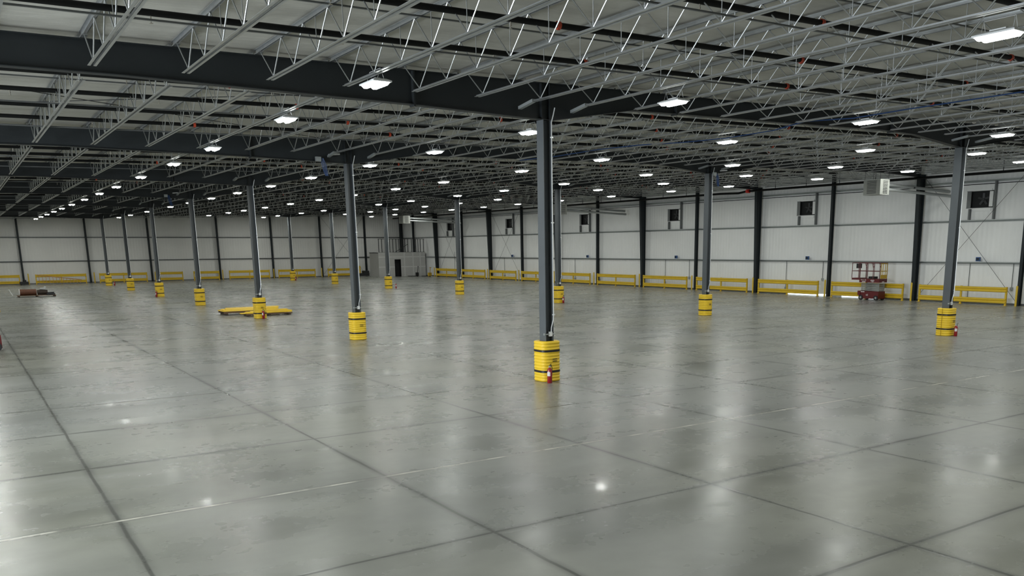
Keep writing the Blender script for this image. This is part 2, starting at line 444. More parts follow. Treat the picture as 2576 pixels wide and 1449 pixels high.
# column guards
def guard_ring(off, z, n=56, side=.29, r=.20):
    pts = []
    for t in range(n):
        a = 2 * PI * t / n + PI / n
        c, s_ = math.cos(a), math.sin(a)
        # rounded square by superellipse
        e = 3.4; q = (abs(c) ** e + abs(s_) ** e) ** (-1 / e)
        pts.append(((side + off) * q * c, (side + off) * q * s_, z))
    return pts
gm = MB(); H = 1.067; n = 56; L = 98; rings = []
for i in range(L + 1):
    z = H * i / L
    ph = (z / H * 13) % 1.0
    off = .014 * (.5 - .5 * math.cos(2 * PI * ph)) ** .8 + (-.012 if i in (0, L) else 0)
    if abs(z - .27) < .03 or abs(z - .815) < .03: off = -.002
    rings.append((off, z))
for off, z in rings: gm.v += guard_ring(off, z)
for i in range(len(rings) - 1): gm.quadstrip(i * n, (i + 1) * n, n)
k = len(gm.v); gm.v += guard_ring(-.115, H); gm.quadstrip((len(rings) - 1) * n, k, n)
k2 = len(gm.v); gm.v += guard_ring(-.115, 0); gm.quadstrip(k, k2, n); gm.quadstrip(k2, 0, n)
shell = gm.mesh('shell', 'yellow', True)
def strap_mb(z):
    b = MB(); k = 0
    for off, zz in ((.004, z - .026), (.016, z - .026), (.016, z + .026), (.004, z + .026)): b.v += guard_ring(off, zz)
    for i in range(4): b.quadstrip(i * n, ((i + 1) % 4) * n, n)
    return b.mesh('strap', 'strap')
strap_lo, strap_hi = strap_mb(.27), strap_mb(.815)
seam = MB().box(-.318, -.300, -.003, .003, .01, H - .01).mesh('seam', mat('seam_shadow_gap', (.35, .22, .02), .6))
mk = MB()
for zz in (.545, .600):
    for q in range(7): mk.box(-.02 + q * .020, -.005 + q * .020, -.317, -.305, zz - .009, zz + .009)
marking = mk.mesh('marking', 'strap')
g0 = thing('column_guard', '', 'guard', (0, 0, 0), 0, 'yellow column guards')
for nme, me in (('shell', shell), ('strap', strap_lo), ('strap', strap_hi), ('marking', marking)): link(nme, me, g0)
for j in (0, 1):
    for i in range(7):
        row = 'left' if j == 0 else 'right'
        lab = 'ribbed yellow guard with black straps round the ' + ('nearest' if i == 0 else ORD[i + 1]) + f' column of the {row} row'
        if (i, j) == (0, 0): g0['label'] = lab
        else:
            gg = dup(g0, (j * SX, i * S, 0), lab)
            if (i, j) == (0, 1): link('seam', seam, gg)
for i in range(0, 7): dup(g0, (-SX, i * S, 0), f'ribbed yellow guard outside the left edge of the frame, {ORD[i + 1]} one')

# fire extinguishers
ex = thing('fire_extinguisher', '', 'fire extinguisher', (0, 0, 0), 0, 'fire extinguishers at the column feet')
part('cylinder', MB().lathe([(.058, 0), (.064, .01), (.064, .33), (.055, .37), (.03, .40), (.022, .41)], n=20), 'red', ex, True)
part('valve_head', MB().lathe([(.018, .41), (.018, .45), (.012, .455)], n=10).box(-.02, .02, -.045, .02, .435, .455), 'steel', ex)
part('handle', MB().bar((0, -.01, .455), (0, -.085, .485), .02, .008).bar((0, -.01, .475), (0, -.08, .515), .02, .008), 'black', ex)
part('hose', MB().tube([(.02, 0, .44), (.055, .0, .46), (.083, .01, .40), (.085, .012, .25), (.078, .015, .15)], .009, 6), 'black', ex, True)
k = MB()
for a in range(9):
    an = math.radians(165 + a * 11); k.v += [(.0652 * math.cos(an), .0652 * math.sin(an), .19), (.0652 * math.cos(an), .0652 * math.sin(an), .30)]
for a in range(8): k.f.append((2 * a, 2 * a + 2, 2 * a + 3, 2 * a + 1))
part('sticker', k, 'label', ex)
exl = [((-.22, -.45, 0), 'red fire extinguisher standing against the nearest yellow column guard', 0),
       ((SX + .02, -.43, 0), 'red fire extinguisher at the guard of the right row\'s nearest column', 0),
       ((.04, 2 * S - .43, 0), 'red fire extinguisher in front of the stacked yellow rails by the third left-row column', 0),
       ((SX + .08, 2 * S - .42, 0), 'red fire extinguisher at the third column of the right row', 0),
       ((-.32, 4 * S - .34, 0), 'red fire extinguisher at the fifth column of the left row', 0),
       ((.46, 6 * S - .3, 0), 'dark red fire extinguisher beside the farthest left-row column', 0),
       ((SX + .62, 4 * S - .2, 0), 'silver-topped dark extinguisher on the floor right of the fifth right-row column', .6),
       ((SX + .15, 6 * S - .45, 0), 'dark red fire extinguisher at the farthest right-row column', 0)]
ex.location = exl[0][0]; ex['label'] = exl[0][1]
for loc, lab, rz in exl[1:]: dup(ex, loc, lab, rz)

# ------------------------------------------------------------------ open web joists
DJ = .67
def chord_mb(z_h, z_v, y0, y1, leg=.052, gap=.020, t=.006):
    b = MB()
    for s_ in (-1, 1):
        x0, x1 = sorted((s_ * gap, s_ * (gap + leg)))
        b.box(x0, x1, y0, y1, min(z_h, z_h + t), max(z_h, z_h + t))
        xa, xb = sorted((s_ * gap, s_ * (gap + t)))
        b.box(xa, xb, y0, y1, min(z_h, z_v), max(z_h, z_v))
    return b
yb = HALF - .78
bc = chord_mb(0, .040, -yb, yb).mesh('bottom_chord', 'galv')
tcm = chord_mb(DJ - .006, DJ - .055, -HALF + .09, HALF - .09)
for s_ in (-1, 1):
    a, c = sorted((s_ * (HALF - .05), s_ * (HALF - .35))); tcm.box(-.05, .05, a, c, DJ - .075, DJ - .055)
tc_ = tcm.mesh('top_chord', 'galv')
wb = MB(); NB = 9; d = (S - 2.1) / NB
pts = [(0, -HALF + .30, DJ - .05)]
for i in range(NB + 1):
    y = -HALF + 1.05 + i * d; pts.append((0, y, .035))
    if i < NB: pts.append((0, y + d / 2, DJ - .04))
pts.append((0, HALF - .30, DJ - .05))
r = .0125
for a, b in zip(pts, pts[1:]):                       # round bent rods, chord to chord
    wb.tube([a, b], r, 6, cap=False)
for i in range(2, NB - 1):
    y = -HALF + 1.05 + i * d; wb.tube([(0, y, .05), (0, y, DJ - .04)], .008, 5, cap=False)
wbm = wb.mesh('web_rods', 'galv', True)
ext = MB()
for s_ in (-1, 1): ext.bar((0, s_ * (yb + .02), .03), (0, s_ * (HALF - .12), -.06), .10, .07)
extm = ext.mesh('chord_extension', 'steel')
j0 = None
kmin, kmax = -10, 23
nxj = kmax - kmin + 1
for bay in range(-1, 7):
    for k in range(kmin, kmax + 1):
        x = (k + .5) * JS
        if x > WX - .15: continue
        yc = bay * S + HALF; base = (x, yc, zbot(x))
        fromright = kmax - k + 1
        yw = YE - .3
        if bay == 6: yc = (6 * S + yw) / 2
        lab = f'galvanized open-web joist, {ORD[fromright]} from the right wall, {BAY[bay + 1]}'
        if j0 is None:
            j0 = thing('roof_joist', lab, 'joist', base, 0, 'open-web roof joists')
            link('top_chord', tc_, j0); link('bottom_chord', bc, j0); link('web_rods', wbm, j0); r_ = j0
        else: r_ = dup(j0, base, lab)
        if bay == 6:      # the end bay is a little shorter
            r_.location = (x, yc, zbot(x)); r_.scale = (1, (yw - 6 * S) / S, 1)
        if k in (-1, 0, 11, 12) and bay < 6: link('chord_extension', extm, r_)

# bridging angles, two lines per bay at both chords
for bay in range(-1, 7):
    for q, fr in enumerate((4.50, 8.90)):
        for lev, zz in (('bottom', .0385), ('top', DJ - .085)):
            b = MB(); f = lambda x, z_=zz: zbot(x) + z_
            slabx(b, [XL, WX], -.018, .018, lambda x: f(x), lambda x: f(x) + .004); slabx(b, [XL, WX], .014, .018, lambda x: f(x), lambda x: f(x) + .034)
            o = link('bridging_angle', b.mesh('bridging_angle', 'galv_dull'), None, (0, bay * S + fr, 0))
            tag(o, f'thin grey bridging angle on joist {lev} chords, {"nearer" if q == 0 else "farther"} line {BAY2[bay + 1]}', 'brace', 'joist bridging lines')

# ------------------------------------------------------------------ sprinkler pipes
def zp(x): return 7.37 + SL * x
head = MB().lathe([(.012, -.05), (.012, -.10), (.018, -.105), (.018, -.12), (.006, -.125), (.006, -.155), (.03, -.157), (.03, -.162)], n=8)
headm = head.mesh('sprinkler_head', 'brass', True)
coupm = MB().tube([(-.035, 0, 0), (.035, 0, 0)], .068, 12).box(-.025, .025, -.018, .018, -.075, -.05).mesh('coupling', 'orange', True)
for bay in range(-2, 7):
    for q, fr in enumerate((2.73, 5.25, 7.70, 10.15)):
        y = bay * S + fr
        if bay == -2 and q < 3: continue
        b = MB().tube([(XL + .2, 0, zp(XL)), (WX - 1.6, 0, zp(WX - 1.6))], .052, 10)
        o = link('sprinkler_pipe', b.mesh('sprinkler_pipe', 'pipe', True), None, (0, y, 0))
        bn = BAY2[bay + 1] if bay > -2 else 'nearest the camera overhead'
        tag(o, f'black sprinkler pipe crossing under the joists, {ORD[q + 1]} line {bn}' if bay > -2 else 'black sprinkler pipe crossing the top right corner of the view', 'pipe', 'black sprinkler branch pipes')
        if bay <= 2:
            ph = (q * 1.1 + bay * .7) % 3.1
            for h in range(17):
                x = -12.2 + ph + h * 3.13
                if x < WX - 2.5: link('sprinkler_head', headm, o, (x, 0, zp(x)))
        for h in range(7):
            x = -6.9 + ((q * 2.37 + bay * 1.3) % 6.3) + h * 6.4
            if x < WX - 2 and bay <= 3: link('coupling', coupm, o, (x, 0, zp(x)))
# main along the right wall
xm, zm = 36.55, 7.50
pm = thing('sprinkler_main', 'thick black sprinkler main running along the top of the right wall', 'pipe', (xm, 0, zm))
part('pipe_run', MB().tube([(0, YF + .5, 0), (0, 27.6, 0), (.0, 28.4, -.1), (-.9, 29.4, -.12), (-.9, YE - 1, -.12)], .075, 12), 'pipe', pm, True)
hg = MB()
for k in range(34):
    y = -6 + k * 2.8
    if y < 28: hg.tube([(0, y, .05), (0, y, .62)], .02, 5, cap=False)
    elif y < YE - 2: hg.tube([(-.9, y, -.05), (-.9, y, .60)], .02, 5, cap=False)
part('hanger_rods', hg, 'pipe', pm)
part('flow_valve', MB().tube([(0, 27.3, 0), (0, 27.55, 0)], .14, 14).tube([(-.02, 27.42, 0), (-.20, 27.42, -.02)], [.05, .11], 12), 'valve', pm, True, label='bright red valve')
wc = MB().tube([(WX + .30, YF, 6.96), (WX + .30, WE - .1, 6.96)], .022, 6)
tag(link('wall_conduit', wc.mesh('wall_conduit', 'pipe')), 'thin black line of conduit high along the right wall below the upper girt', 'conduit')

# ------------------------------------------------------------------ high bay lights
lt = thing('high_bay_light', '', 'light', (0, 0, 0), 0, 'lit high bay lights')
hb = MB(); a, bb = .195, .365
for sx_ in (1,):
    k = len(hb.v)
    hb.v += [(-a, -bb, .0), (a, -bb, .0), (a, bb, .0), (-a, bb, .0), (-a, -bb, .028), (a, -bb, .028), (a, bb, .028), (-a, bb, .028),
             (-a * .6, -bb * .8, .065), (a * .6, -bb * .8, .065), (a * .6, bb * .8, .065), (-a * .6, bb * .8, .065)]
    hb.f += [tuple(k + i for i in q) for q in ((0, 3, 2, 1), (0, 1, 5, 4), (1, 2, 6, 5), (2, 3, 7, 6), (3, 0, 4, 7), (4, 5, 9, 8), (5, 6, 10, 9), (6, 7, 11, 10), (7, 4, 8, 11), (8, 9, 10, 11))]
part('housing', hb, 'housing', lt)
for s_ in (-1, 1):
    lb = MB(); cx = s_ * .096; w, e = .068, .335
    k = len(lb.v)
    lb.v += [(cx - w, -e, -.001), (cx + w, -e, -.001), (cx + w, e, -.001), (cx - w, e, -.001), (cx - w * .55, -e * .88, -.05), (cx + w * .55, -e * .88, -.05), (cx + w * .55, e * .88, -.05), (cx - w * .55, e * .88, -.05)]
    lb.f += [tuple(k + i for i in q) for q in ((4, 5, 6, 7), (0, 1, 5, 4), (1, 2, 6, 5), (2, 3, 7, 6), (3, 0, 4, 7))]
    lo_ = part('lens', lb, 'lens', lt); lo_.data.materials.append(M['lens_edge'])
    for pg in lo_.data.polygons:
        if abs(pg.normal.z) < .9: pg.material_index = 1
wr = MB()
for s_ in (-1, 1):
    wr.tube([(-.07, s_ * .27, .06), (0, s_ * .27, .26), (.07, s_ * .27, .06)], .004, 4, cap=False)
wr.box(-.003, .003, -.27, .27, .255, .262)
part('hanging_wires', wr, 'conduit', lt)
part('driver_box', MB().box(-.05, .05, -.14, .14, .065, .10), 'housing', lt)
def zl(x): return 6.82 + .0205 * x
C = Vector((-12.62398, -18.96021, 3.49265))
R_ = Vector((.81615938, -.57778135, -.00725109)); U_ = Vector((.12585049, .1654976, .97814733)); F_ = Vector((.56395525, .79923667, -.20778648))
FPX, PPX, PPY = 2150.69, 147.13, 354.37
rows = [(-5.3, 'first', [-1.91, 3.82, 11.46, 17.57, 24.7, 31.92, 38.26, 45.19, 52.52, 59.39, 65.9, 72.4, 78.81, 85.2]),
        (1.9, 'second', [-10.7, -2.75, 3.6, 9.9, 15.85, 23.1, 29.6, 36.4, 42.9, 49.6, 56.3, 66.4, 75.3, 82.5]),
        (9.7, 'third', [-10.0, -2.45, 3.15, 10.3, 16.5, 24.5, 30.8, 37.6, 44.3, 50.9, 57.8, 64.5, 70.0, 77.9]),
        (17.5, 'fourth', [-9.5, -2.3, 3.25, 10.5, 16.7, 24.2, 31.1, 37.6, 45.4, 51.8, 65.3, 72.0, 80.1, 85.5]),
        (23.8, 'fifth', [-6.0, 2.25, 9.6, 15.6, 22.5, 29.2, 35.9, 42.6, 49.2, 55.9, 62.5, 68.9, 76.0]),
        (30.8, 'sixth', [4.0, 10.25, 16.4, 23.8, 29.6, 36.7, 43.9, 50.8, 57.2, 64.0, 70.7, 78.4, 85.5])]
first = True
def place_light(x, y, lab):
    global first
    loc = (x, y, zl(x))
    if first: lt.location = loc; lt['label'] = lab; first = False
    else: dup(lt, loc, lab)
for x, nm_, ys in rows:
    for i, y in enumerate(ys):
        place_light(x, y, f'lit twin-lens high bay light, {ORD[i + 1]} from the camera in {nm_} row from left')
for qi, (x, y0) in enumerate([(-12.5, -13.), (-19.7, -10.), ]):
    for i in range(15):
        place_light(x, y0 + i * 6.7, f'lit high bay light left of the frame, {ORD[i + 1]} in hidden row {["one", "two"][qi]}')
for x in (-5.3, 1.9, 9.7, 17.5, 23.8, 30.8):
    for i, y in enumerate((-16.5, -23.3, -29.5)):
        place_light(x, y, f'lit high bay light behind the camera, {ORD[i + 1]} lamp, {round(x + 26)} metres in')
place_light(30.8, -3.0, 'lit high bay light past the right edge, nearer than the sixth row')
place_light(23.8, -11., 'lit high bay light past the right edge, nearer than the fifth row')
place_light(30.8, -10., 'lit high bay light past the right edge, farthest up the sixth row')

# ------------------------------------------------------------------ yellow guard rails and bollards
def rail_mb(L, spans):
    """two ribbed bands on posts, built along local y from 0 to L, front face towards -x"""
    bands = []
    for z0 in (.12, .76):
        b = MB(); prof = [(0, 0), (-.035, .03), (-.035, .10), (0, .135), (0, .155), (-.035, .19), (-.035, .26), (0, .29), (.02, .29), (.02, 0)]
        b.prism([(px - .05, pz + z0) for px, pz in prof], 'y', .03, L - .03); bands.append(b)
    posts = []
    for i in range(spans + 1):
        y = .05 + (L - .10) * i / spans
        posts.append(MB().box(-.045, .045, y - .05, y + .05, 0, 1.07).box(-.10, .10, y - .10, y + .10, 0, .012))
    return bands, posts
def make_rail(L, spans, label, loc, rz, group):
    t = thing('guard_rail', label, 'guard rail', loc, rz, group)
    bands, posts = rail_mb(L, spans)
    for b in bands: part('rail_band', b, 'rail', t)
    for p in posts: part('post', p, 'rail', t)
    return t
XR = WX - .55
proto = make_rail(5.60, 2, 'yellow two-band guard rail at the right edge of the frame, first along the right wall', (XR, -HALF + .40, 0), 0, 'guard rails along the right wall')
for k in range(0, 12):
    y = k * HALF + .42
    lab = f'yellow two-band guard rail, {ORD[k + 2]} along the right wall from the right edge'
    if k == 2: lab = 'yellow two-band guard rail directly behind the red scissor lift'
    dup(proto, (XR, y, 0), lab)
bl = MB().lathe([(.058, 0), (.058, 1.10), (.05, 1.135), (.03, 1.155), (.008, 1.16)], n=16)
blm = bl.mesh('bollard', 'rail', True)
for k in range(0, 13):
    o = link('bollard', blm, None, (XR + .02, k * HALF - .12, 0))
    tag(o, f'round yellow bollard in front of the right wall\'s {ORD[max(1, k)]} column from the right' if k else 'round yellow bollard beyond the right edge of the frame', 'bollard', 'bollards along the right wall')
YR = 89.6
for i, (a, b_, sp) in enumerate([(-12.2, -7.15, 2), (-5.75, -.95, 2), (.30, 5.15, 2), (5.95, 8.95, 1), (10.1, 13.0, 1), (14.1, 18.9, 2), (19.95, 24.6, 2), (26.2, 29.5, 1)]):
    make_rail(b_ - a, sp, f'yellow two-band guard rail, {ORD[i + 1]} from the left along the far end wall', (b_, YR, 0), PI / 2, 'guard rails along the end wall')
for i, x in enumerate((-6.35, -.12, 6.15, 13.5, 19.55, 25.6)):
    o = link('bollard', blm, None, (x, YR + .5, 0)); tag(o, f'round yellow bollard, {ORD[i + 1]} from the left along the far end wall', 'bollard', 'bollards along the end wall')

# ------------------------------------------------------------------ wall fans
def make_fan(y, lab):
    t = thing('exhaust_fan', lab, 'fan', (WR, y, (FZ0 + FZ1) / 2), 0, 'square exhaust fan openings in the right wall')
    hz = (FZ1 - FZ0) / 2
    part('shroud', MB().box(.02, .19, -FW, -FW + .03, -hz, hz).box(.02, .19, FW - .03, FW, -hz, hz).box(.02, .19, -FW, FW, hz - .03, hz).box(.02, .19, -FW, FW, -hz, -hz + .03).box(.17, .19, -FW, FW, -hz, hz), 'dark', t)
    g = MB()
    for i in range(7): yy = -.40 + i * .14; g.bar((.04, yy, -hz + .03), (.04, yy, hz - .03), .008, .008)
    part('screen_frame', MB().box(-.03, .03, .56, FW, -hz, hz).box(-.03, .03, -FW - .02, FW + .02, hz, hz + .03).box(-.03, .03, -FW - .02, FW + .02, -hz - .03, -hz), 'stud', t)
    bl_ = MB()
    for i in range(5):
        an = 2 * PI * i / 5 + .3; c, s_ = math.cos(an), math.sin(an)
        bl_.bar((.10, .08 * c - .15, .08 * s_), (.10, .36 * c - .15, .36 * s_), .12, .01, up=(1, .4, 0))
    bl_.tube([(.06, -.15, 0), (.14, -.15, 0)], .08, 10)
    part('fan_blades', bl_, 'darkstud', t)
    fo = MB().box(-.05, .0, -.70, .45, hz + .02, hz + .13)
    part('torn_insulation', fo, 'foil', t, label='bright torn foil above the opening')
    part('torn_insulation', MB().box(-.05, .0, -.72, .40, -hz - .21, -hz - .03), 'foil', t, label='bright torn foil below the opening')
    part('side_insulation', MB().box(-.05, -.01, -FW + .02, -FW + .24, -hz + .04, hz - .03), 'foil', t, label='pale insulation strip on the right side')
    return t
fn = []
f0 = make_fan(FANS[0], 'square fan opening high on the right wall near the right edge, behind the bracing')
names = ['square fan opening high on the right wall, second from the right edge', 'square fan opening high on the right wall, third from the right edge',
         'square fan opening high on the right wall, fourth from the right edge', 'square fan opening high on the right wall, fifth from the right edge',
         'square fan opening high on the right wall, farthest one near the corner']
for y, lab in zip(FANS[1:], names): dup(f0, (WR, y, (FZ0 + FZ1) / 2), lab)
for i, y in enumerate(FANS):
    for q, (dy, w_) in enumerate(((-FW - .16, 'right'), (.52, 'left'))):
        b = MB().box(WX + .13, WX + .34, y + dy - .04, y + dy + .04, 4.92, 7.10 if q == 0 else 5.55)
        o = link('framing_stud', b.mesh('framing_stud', 'stud'))
        tag(o, f'grey framing stud on the {w_} of the {ORD[i + 1]} fan opening from the right', 'stud', 'studs framing the fan openings')

# blue boxes and small drops on the right wall
for i, y in enumerate((9.41, 22.16, 36.04, 48.66, 62.49)):
    t = thing('thermostat_box', f'small blue box above the lower girt, {ORD[i + 1]} from the right edge', 'box', (WX + .16, y, 2.50), 0, 'blue boxes on the right wall')
    part('case', MB().box(-.10, .02, -.12, .12, 0, .24), 'bluebox', t); part('cover', MB().box(-.115, -.10, -.09, .09, .04, .20), 'screen', t)
for i, (y, zt_, zb_) in enumerate(((10.0, 2.38, .35), (7.35, 2.38, 1.0), (24.2, 2.38, .5), (20.9, 2.38, 1.2), (34.6, 2.38, 1.0), (37.6, 2.38, .5), (51.0, 2.38, .5), (47.0, 2.38, .5), (64.5, 2.38, .5), (76.3, 3.05, .4))):
    t = thing('drop_conduit', f'thin dark vertical conduit on the lower right wall, {ORD[i + 1]} counted from the right', 'conduit', (WX + .315, y, 0), 0, 'conduit drops on the right wall')
    part('tube', MB().tube([(0, 0, zt_), (0, 0, zb_)], .018, 6), 'stud', t); part('box', MB().box(-.05, .05, -.07, .07, zb_ - .15, zb_ + .02), 'steel', t)

# x bracing rods on the right wall and under the roof
def rods(name, pairs, lab, r=.011):
    b = MB()
    for p, q in pairs: b.tube([p, q], r, 5)
    tag(link(name, b.mesh(name, 'darkstud')), lab, 'brace')
xb = WX + .02
rods('cross_brace', [((xb, 6.9, 7.5), (xb, 13.2, .25)), ((xb, 6.9, .25), (xb, 13.2, 7.5))], 'thin dark crossed rods on the right wall at the right edge')
rods('cross_brace', [((xb, 60.5, 7.5), (xb, 66.8, .25)), ((xb, 60.5, .25), (xb, 66.8, 7.5))], 'thin dark crossed rods on the far part of the right wall')
rods('cross_brace', [((xb, 73.9, 7.5), (xb, 80.2, .25)), ((xb, 73.9, .25), (xb, 80.2, 7.5))], 'thin dark crossed rods on the right wall nearest the office')
rods('cross_brace', [((26.2, YE, 7.5), (31.8, YE, .3)), ((26.2, YE, .3), (31.8, YE, 7.5))], 'thin dark crossed rods on the end wall left of the office')
rods('roof_brace', [((-18.5, .2, ztop(-18.5) - .12), (-.2, S - .2, ztop(0) - .12)), ((-18.5, S - .2, ztop(-18.5) - .12), (-.2, .2, ztop(0) - .12))], 'thin dark diagonal rods under the roof at the upper left', .010)

# ------------------------------------------------------------------ unit heaters with vent tubes
def make_heater(x, y, z, lab):
    t = thing('unit_heater', lab, 'heater', (x, y, z), 0, 'unit heaters hung near the right wall')
    part('casing', MB().box(-.42, .42, -.55, .55, -.42, .42), 'louver', t)
    lv = MB()
    for i in range(9):
        zz = -.32 + i * .08
        lv.bar((-.16, -.565, zz), (.24, -.565, zz), .02, .022); lv.bar((-.44, -.3, zz), (-.44, .3, zz), .02, .022)
    part('louvers', lv, 'dark', t)
    for q, dz in enumerate((.18, -.10)):
        part('vent_tube', MB().tube([(.42, -.15 - .15 * q, dz), (WX + .33 - x, -.25 - .15 * q, dz - .22)], .085, 12), 'tube', t, True)
    b = MB()
    for sx_ in (-.38, .38):
        for sy_ in (-.5, .5): b.tube([(sx_, sy_, .42), (sx_, sy_, zbot(x) - z + .02)], .008, 5, cap=False)
    b.bar((3.2, -.35, .06), (3.2, -.05, .06), .03, .06)
    part('hanger_rods', b, 'pipe', t)
    return t
h0 = make_heater(30.55, 12.0, 6.68, 'grey louvred unit heater with twin vent tubes, nearest along the right wall')
dup(h0, (29.6, 42.3, 6.62), 'dark louvred unit heater behind the nearest column, middle of the three')
dup(h0, (29.3, 72.5, 6.66), 'dark louvred unit heater near the far corner, above the office')

# ------------------------------------------------------------------ cables under the roof
cb = MB()
cps = [(9.25, -9.5, 7.12), (9.25, -7.2, 7.14), (9.4, -4.0, 7.16), (9.3, -2.3, 7.12), (9.2, -.6, 7.22), (9.5, .9, 7.14), (9.4, 2.9, 7.10), (9.2, 4.9, 7.14), (8.3, 6.3, 7.13), (8.1, 8.6, 7.16), (7.9, 11.0, 7.12), (7.4, 13.0, 7.1)]
cb.tube(cps, .011, 6); cb.tube([(x + .015, y, z - .012) for x, y, z in cps], .009, 6)
tag(link('data_cable', cb.mesh('data_cable', 'blue', True)), 'long blue cable bundle draped over the joists at the right', 'cable')
def coil(loc, lab):
    t = thing('cable_bundle', lab, 'cable', loc, 0, 'blue cable bundles hung at the beams')
    b = MB()
    for q in range(4): b.tube([(.03 * q, 0, .32), (.02 + .05 * q, -.03, .1), (.10 + .04 * q, 0, -.18), (.16 + .03 * q, .02, -.30)], .016, 5)
    part('cables', b, 'blue', t, True)
    part('connector', MB().box(-.20, .0, -.05, .05, .20, .36), 'steel', t); part('tray', MB().bar((.30, -.02, .45), (.72, -.02, .49), .09, .05), 'conduit', t)
coil((-1.10, S - .165, 6.46), 'blue cable bundle and white connector on the second beam, left of its column')
coil((-1.35, 3 * S - .165, 6.50), 'blue cable bundle on the fourth roof beam, left of its column')
coil((SX + .35, S - .165, 6.75), 'blue cable bundle under the second beam beside the right-row column')

# ------------------------------------------------------------------ scissor lifts
def make_lift(lab, loc, rz):
    t = thing('scissor_lift', lab, 'scissor lift', loc, rz, 'red scissor lifts')
    W, L = .82, 1.50                                     # local x 0..W, y 0..L
    ch = MB().box(.06, W - .06, .05, L + .03, .10, .57).box(.02, W - .02, L - .10, L + .10, .30, .58)
    chas = part('chassis', ch, 'liftred', t)
    for x in (.03, W - .13):
        for y in (.22, L - .14):
            w = part('wheel', MB().tube([(x, y, .16), (x + .10, y, .16)], .16, 18), 'black', t, True)
            part('hub', MB().tube([(x - .006, y, .16), (x + .106, y, .16)], .07, 12), 'steel', w, True)
    sc = MB()
    for k in range(5):
        z0 = .60 + k * .10
        for x in (.14, W - .14):
            sc.bar((x, .08, z0), (x, L - .08, z0 + .06), .04, .04); sc.bar((x + .045, .08, z0 + .06), (x + .045, L - .08, z0), .03, .03)
        sc.bar((.12, .10, z0 + .04), (W - .12, .10, z0 + .04), .04, .04); sc.bar((.12, L - .10, z0 + .04), (W - .12, L - .10, z0 + .04), .04, .04)
    part('scissor_arms', sc, 'scissor', t)
    part('platform', MB().box(0, W, 0, L, 1.13, 1.36), 'liftred', t)
    part('extension_deck', MB().box(.03, W - .03, L, L + .62, 1.28, 1.40), 'liftred', t)
    gr = MB(); zr = 2.36; rr = .020
    for x in (.02, W - .02):
        gr.tube([(x, 0, zr), (x, L + .62, zr)], rr, 8); gr.tube([(x, 0, 1.84), (x, L + .62, 1.84)], .015, 6)
        for y in (.02, .50, .98, L - .02): gr.tube([(x, y, 1.36), (x, y, zr)], rr, 8)
        gr.tube([(x, L + .60, 1.40), (x, L + .60, zr)], rr, 8); gr.tube([(x, L + .10, 1.40), (x, L + .10, zr)], rr, 8)
        gr.tube([(x, .50, 2.02), (x, .62, zr)], .015, 6); gr.tube([(x, .98, 2.02), (x, 1.14, zr)], .015, 6)
    for z in (zr, 1.84): gr.tube([(.02, L + .60, z), (W - .02, L + .60, z)], rr, 8)
    gr.tube([(.02, .02, zr), (W - .02, .02, zr)], rr, 8)
    part('guardrail', gr, 'liftred', t, True)
    gt = MB()
    for x in (.10, .28, W - .28, W - .10): gt.tube([(x, -.02, 1.38), (x, -.02, zr - .03)], .022, 8)
    gt.tube([(.10, -.02, 1.85), (W - .10, -.02, 1.85)], .024, 8).tube([(.10, -.02, zr - .04), (W - .10, -.02, zr - .04)], .024, 8).box(.10, W - .10, -.035, -.01, 1.38, 1.62)
    part('gate', gt, 'gate', t, label='yellow entry gate')
    part('control_box', MB().box(.02, .22, L + .02, L + .30, 2.02, 2.32), 'black', t)
    part('toolbox', MB().box(.25, .60, .55, 1.0, 1.36, 1.50), 'black', t)
    part('notice_plate', MB().box(-.012, .0, L + .26, L + .52, 1.44, 1.60), 'label', t)
    mk_ = MB().box(-.006, 0, .40, .62, 1.28, 1.30).box(-.006, 0, .40, .62, 1.22, 1.24).box(-.006, 0, .38, .40, 1.22, 1.30).box(-.006, 0, .62, .64, 1.22, 1.30).box(-.006, 0, .44, .58, 1.245, 1.262)
    part('emblem', mk_, 'label', t); part('decal', MB().box(-.006, 0, 1.02, 1.28, 1.155, 1.20), 'label', t); part('decal', MB().box(-.006, 0, .42, .56, 1.165, 1.185), 'label', t)
    part('decal', MB().box(.30, .52, -.006, 0, 1.15, 1.20), 'label', t); part('decal', MB().box(.054, .06, 1.10, 1.38, .50, .55), 'label', t)
    for txt, sz, p in (('Micro 26', .11, (-.006, 1.38, 1.25)), ('43', .17, (.053, .98, .27))):
        cu = bpy.data.curves.new('lettering', 'FONT'); cu.body = txt; cu.size = sz; cu.extrude = .002; cu.materials.append(M['label'])
        tmp = bpy.data.objects.new('lettering_curve', cu); o = link('lettering', bpy.data.meshes.new_from_object(tmp), t); bpy.data.objects.remove(tmp); o.location = p; o.rotation_euler = (PI / 2, 0, -PI / 2)
    return t
l1 = make_lift('dark red scissor lift with a yellow gate parked by the right wall', (35.38, 14.80, 0), 0)
dup(l1, (-11.54, 17.7, 0), 'red scissor lift cut off by the left edge of the frame', rz=PI / 2)

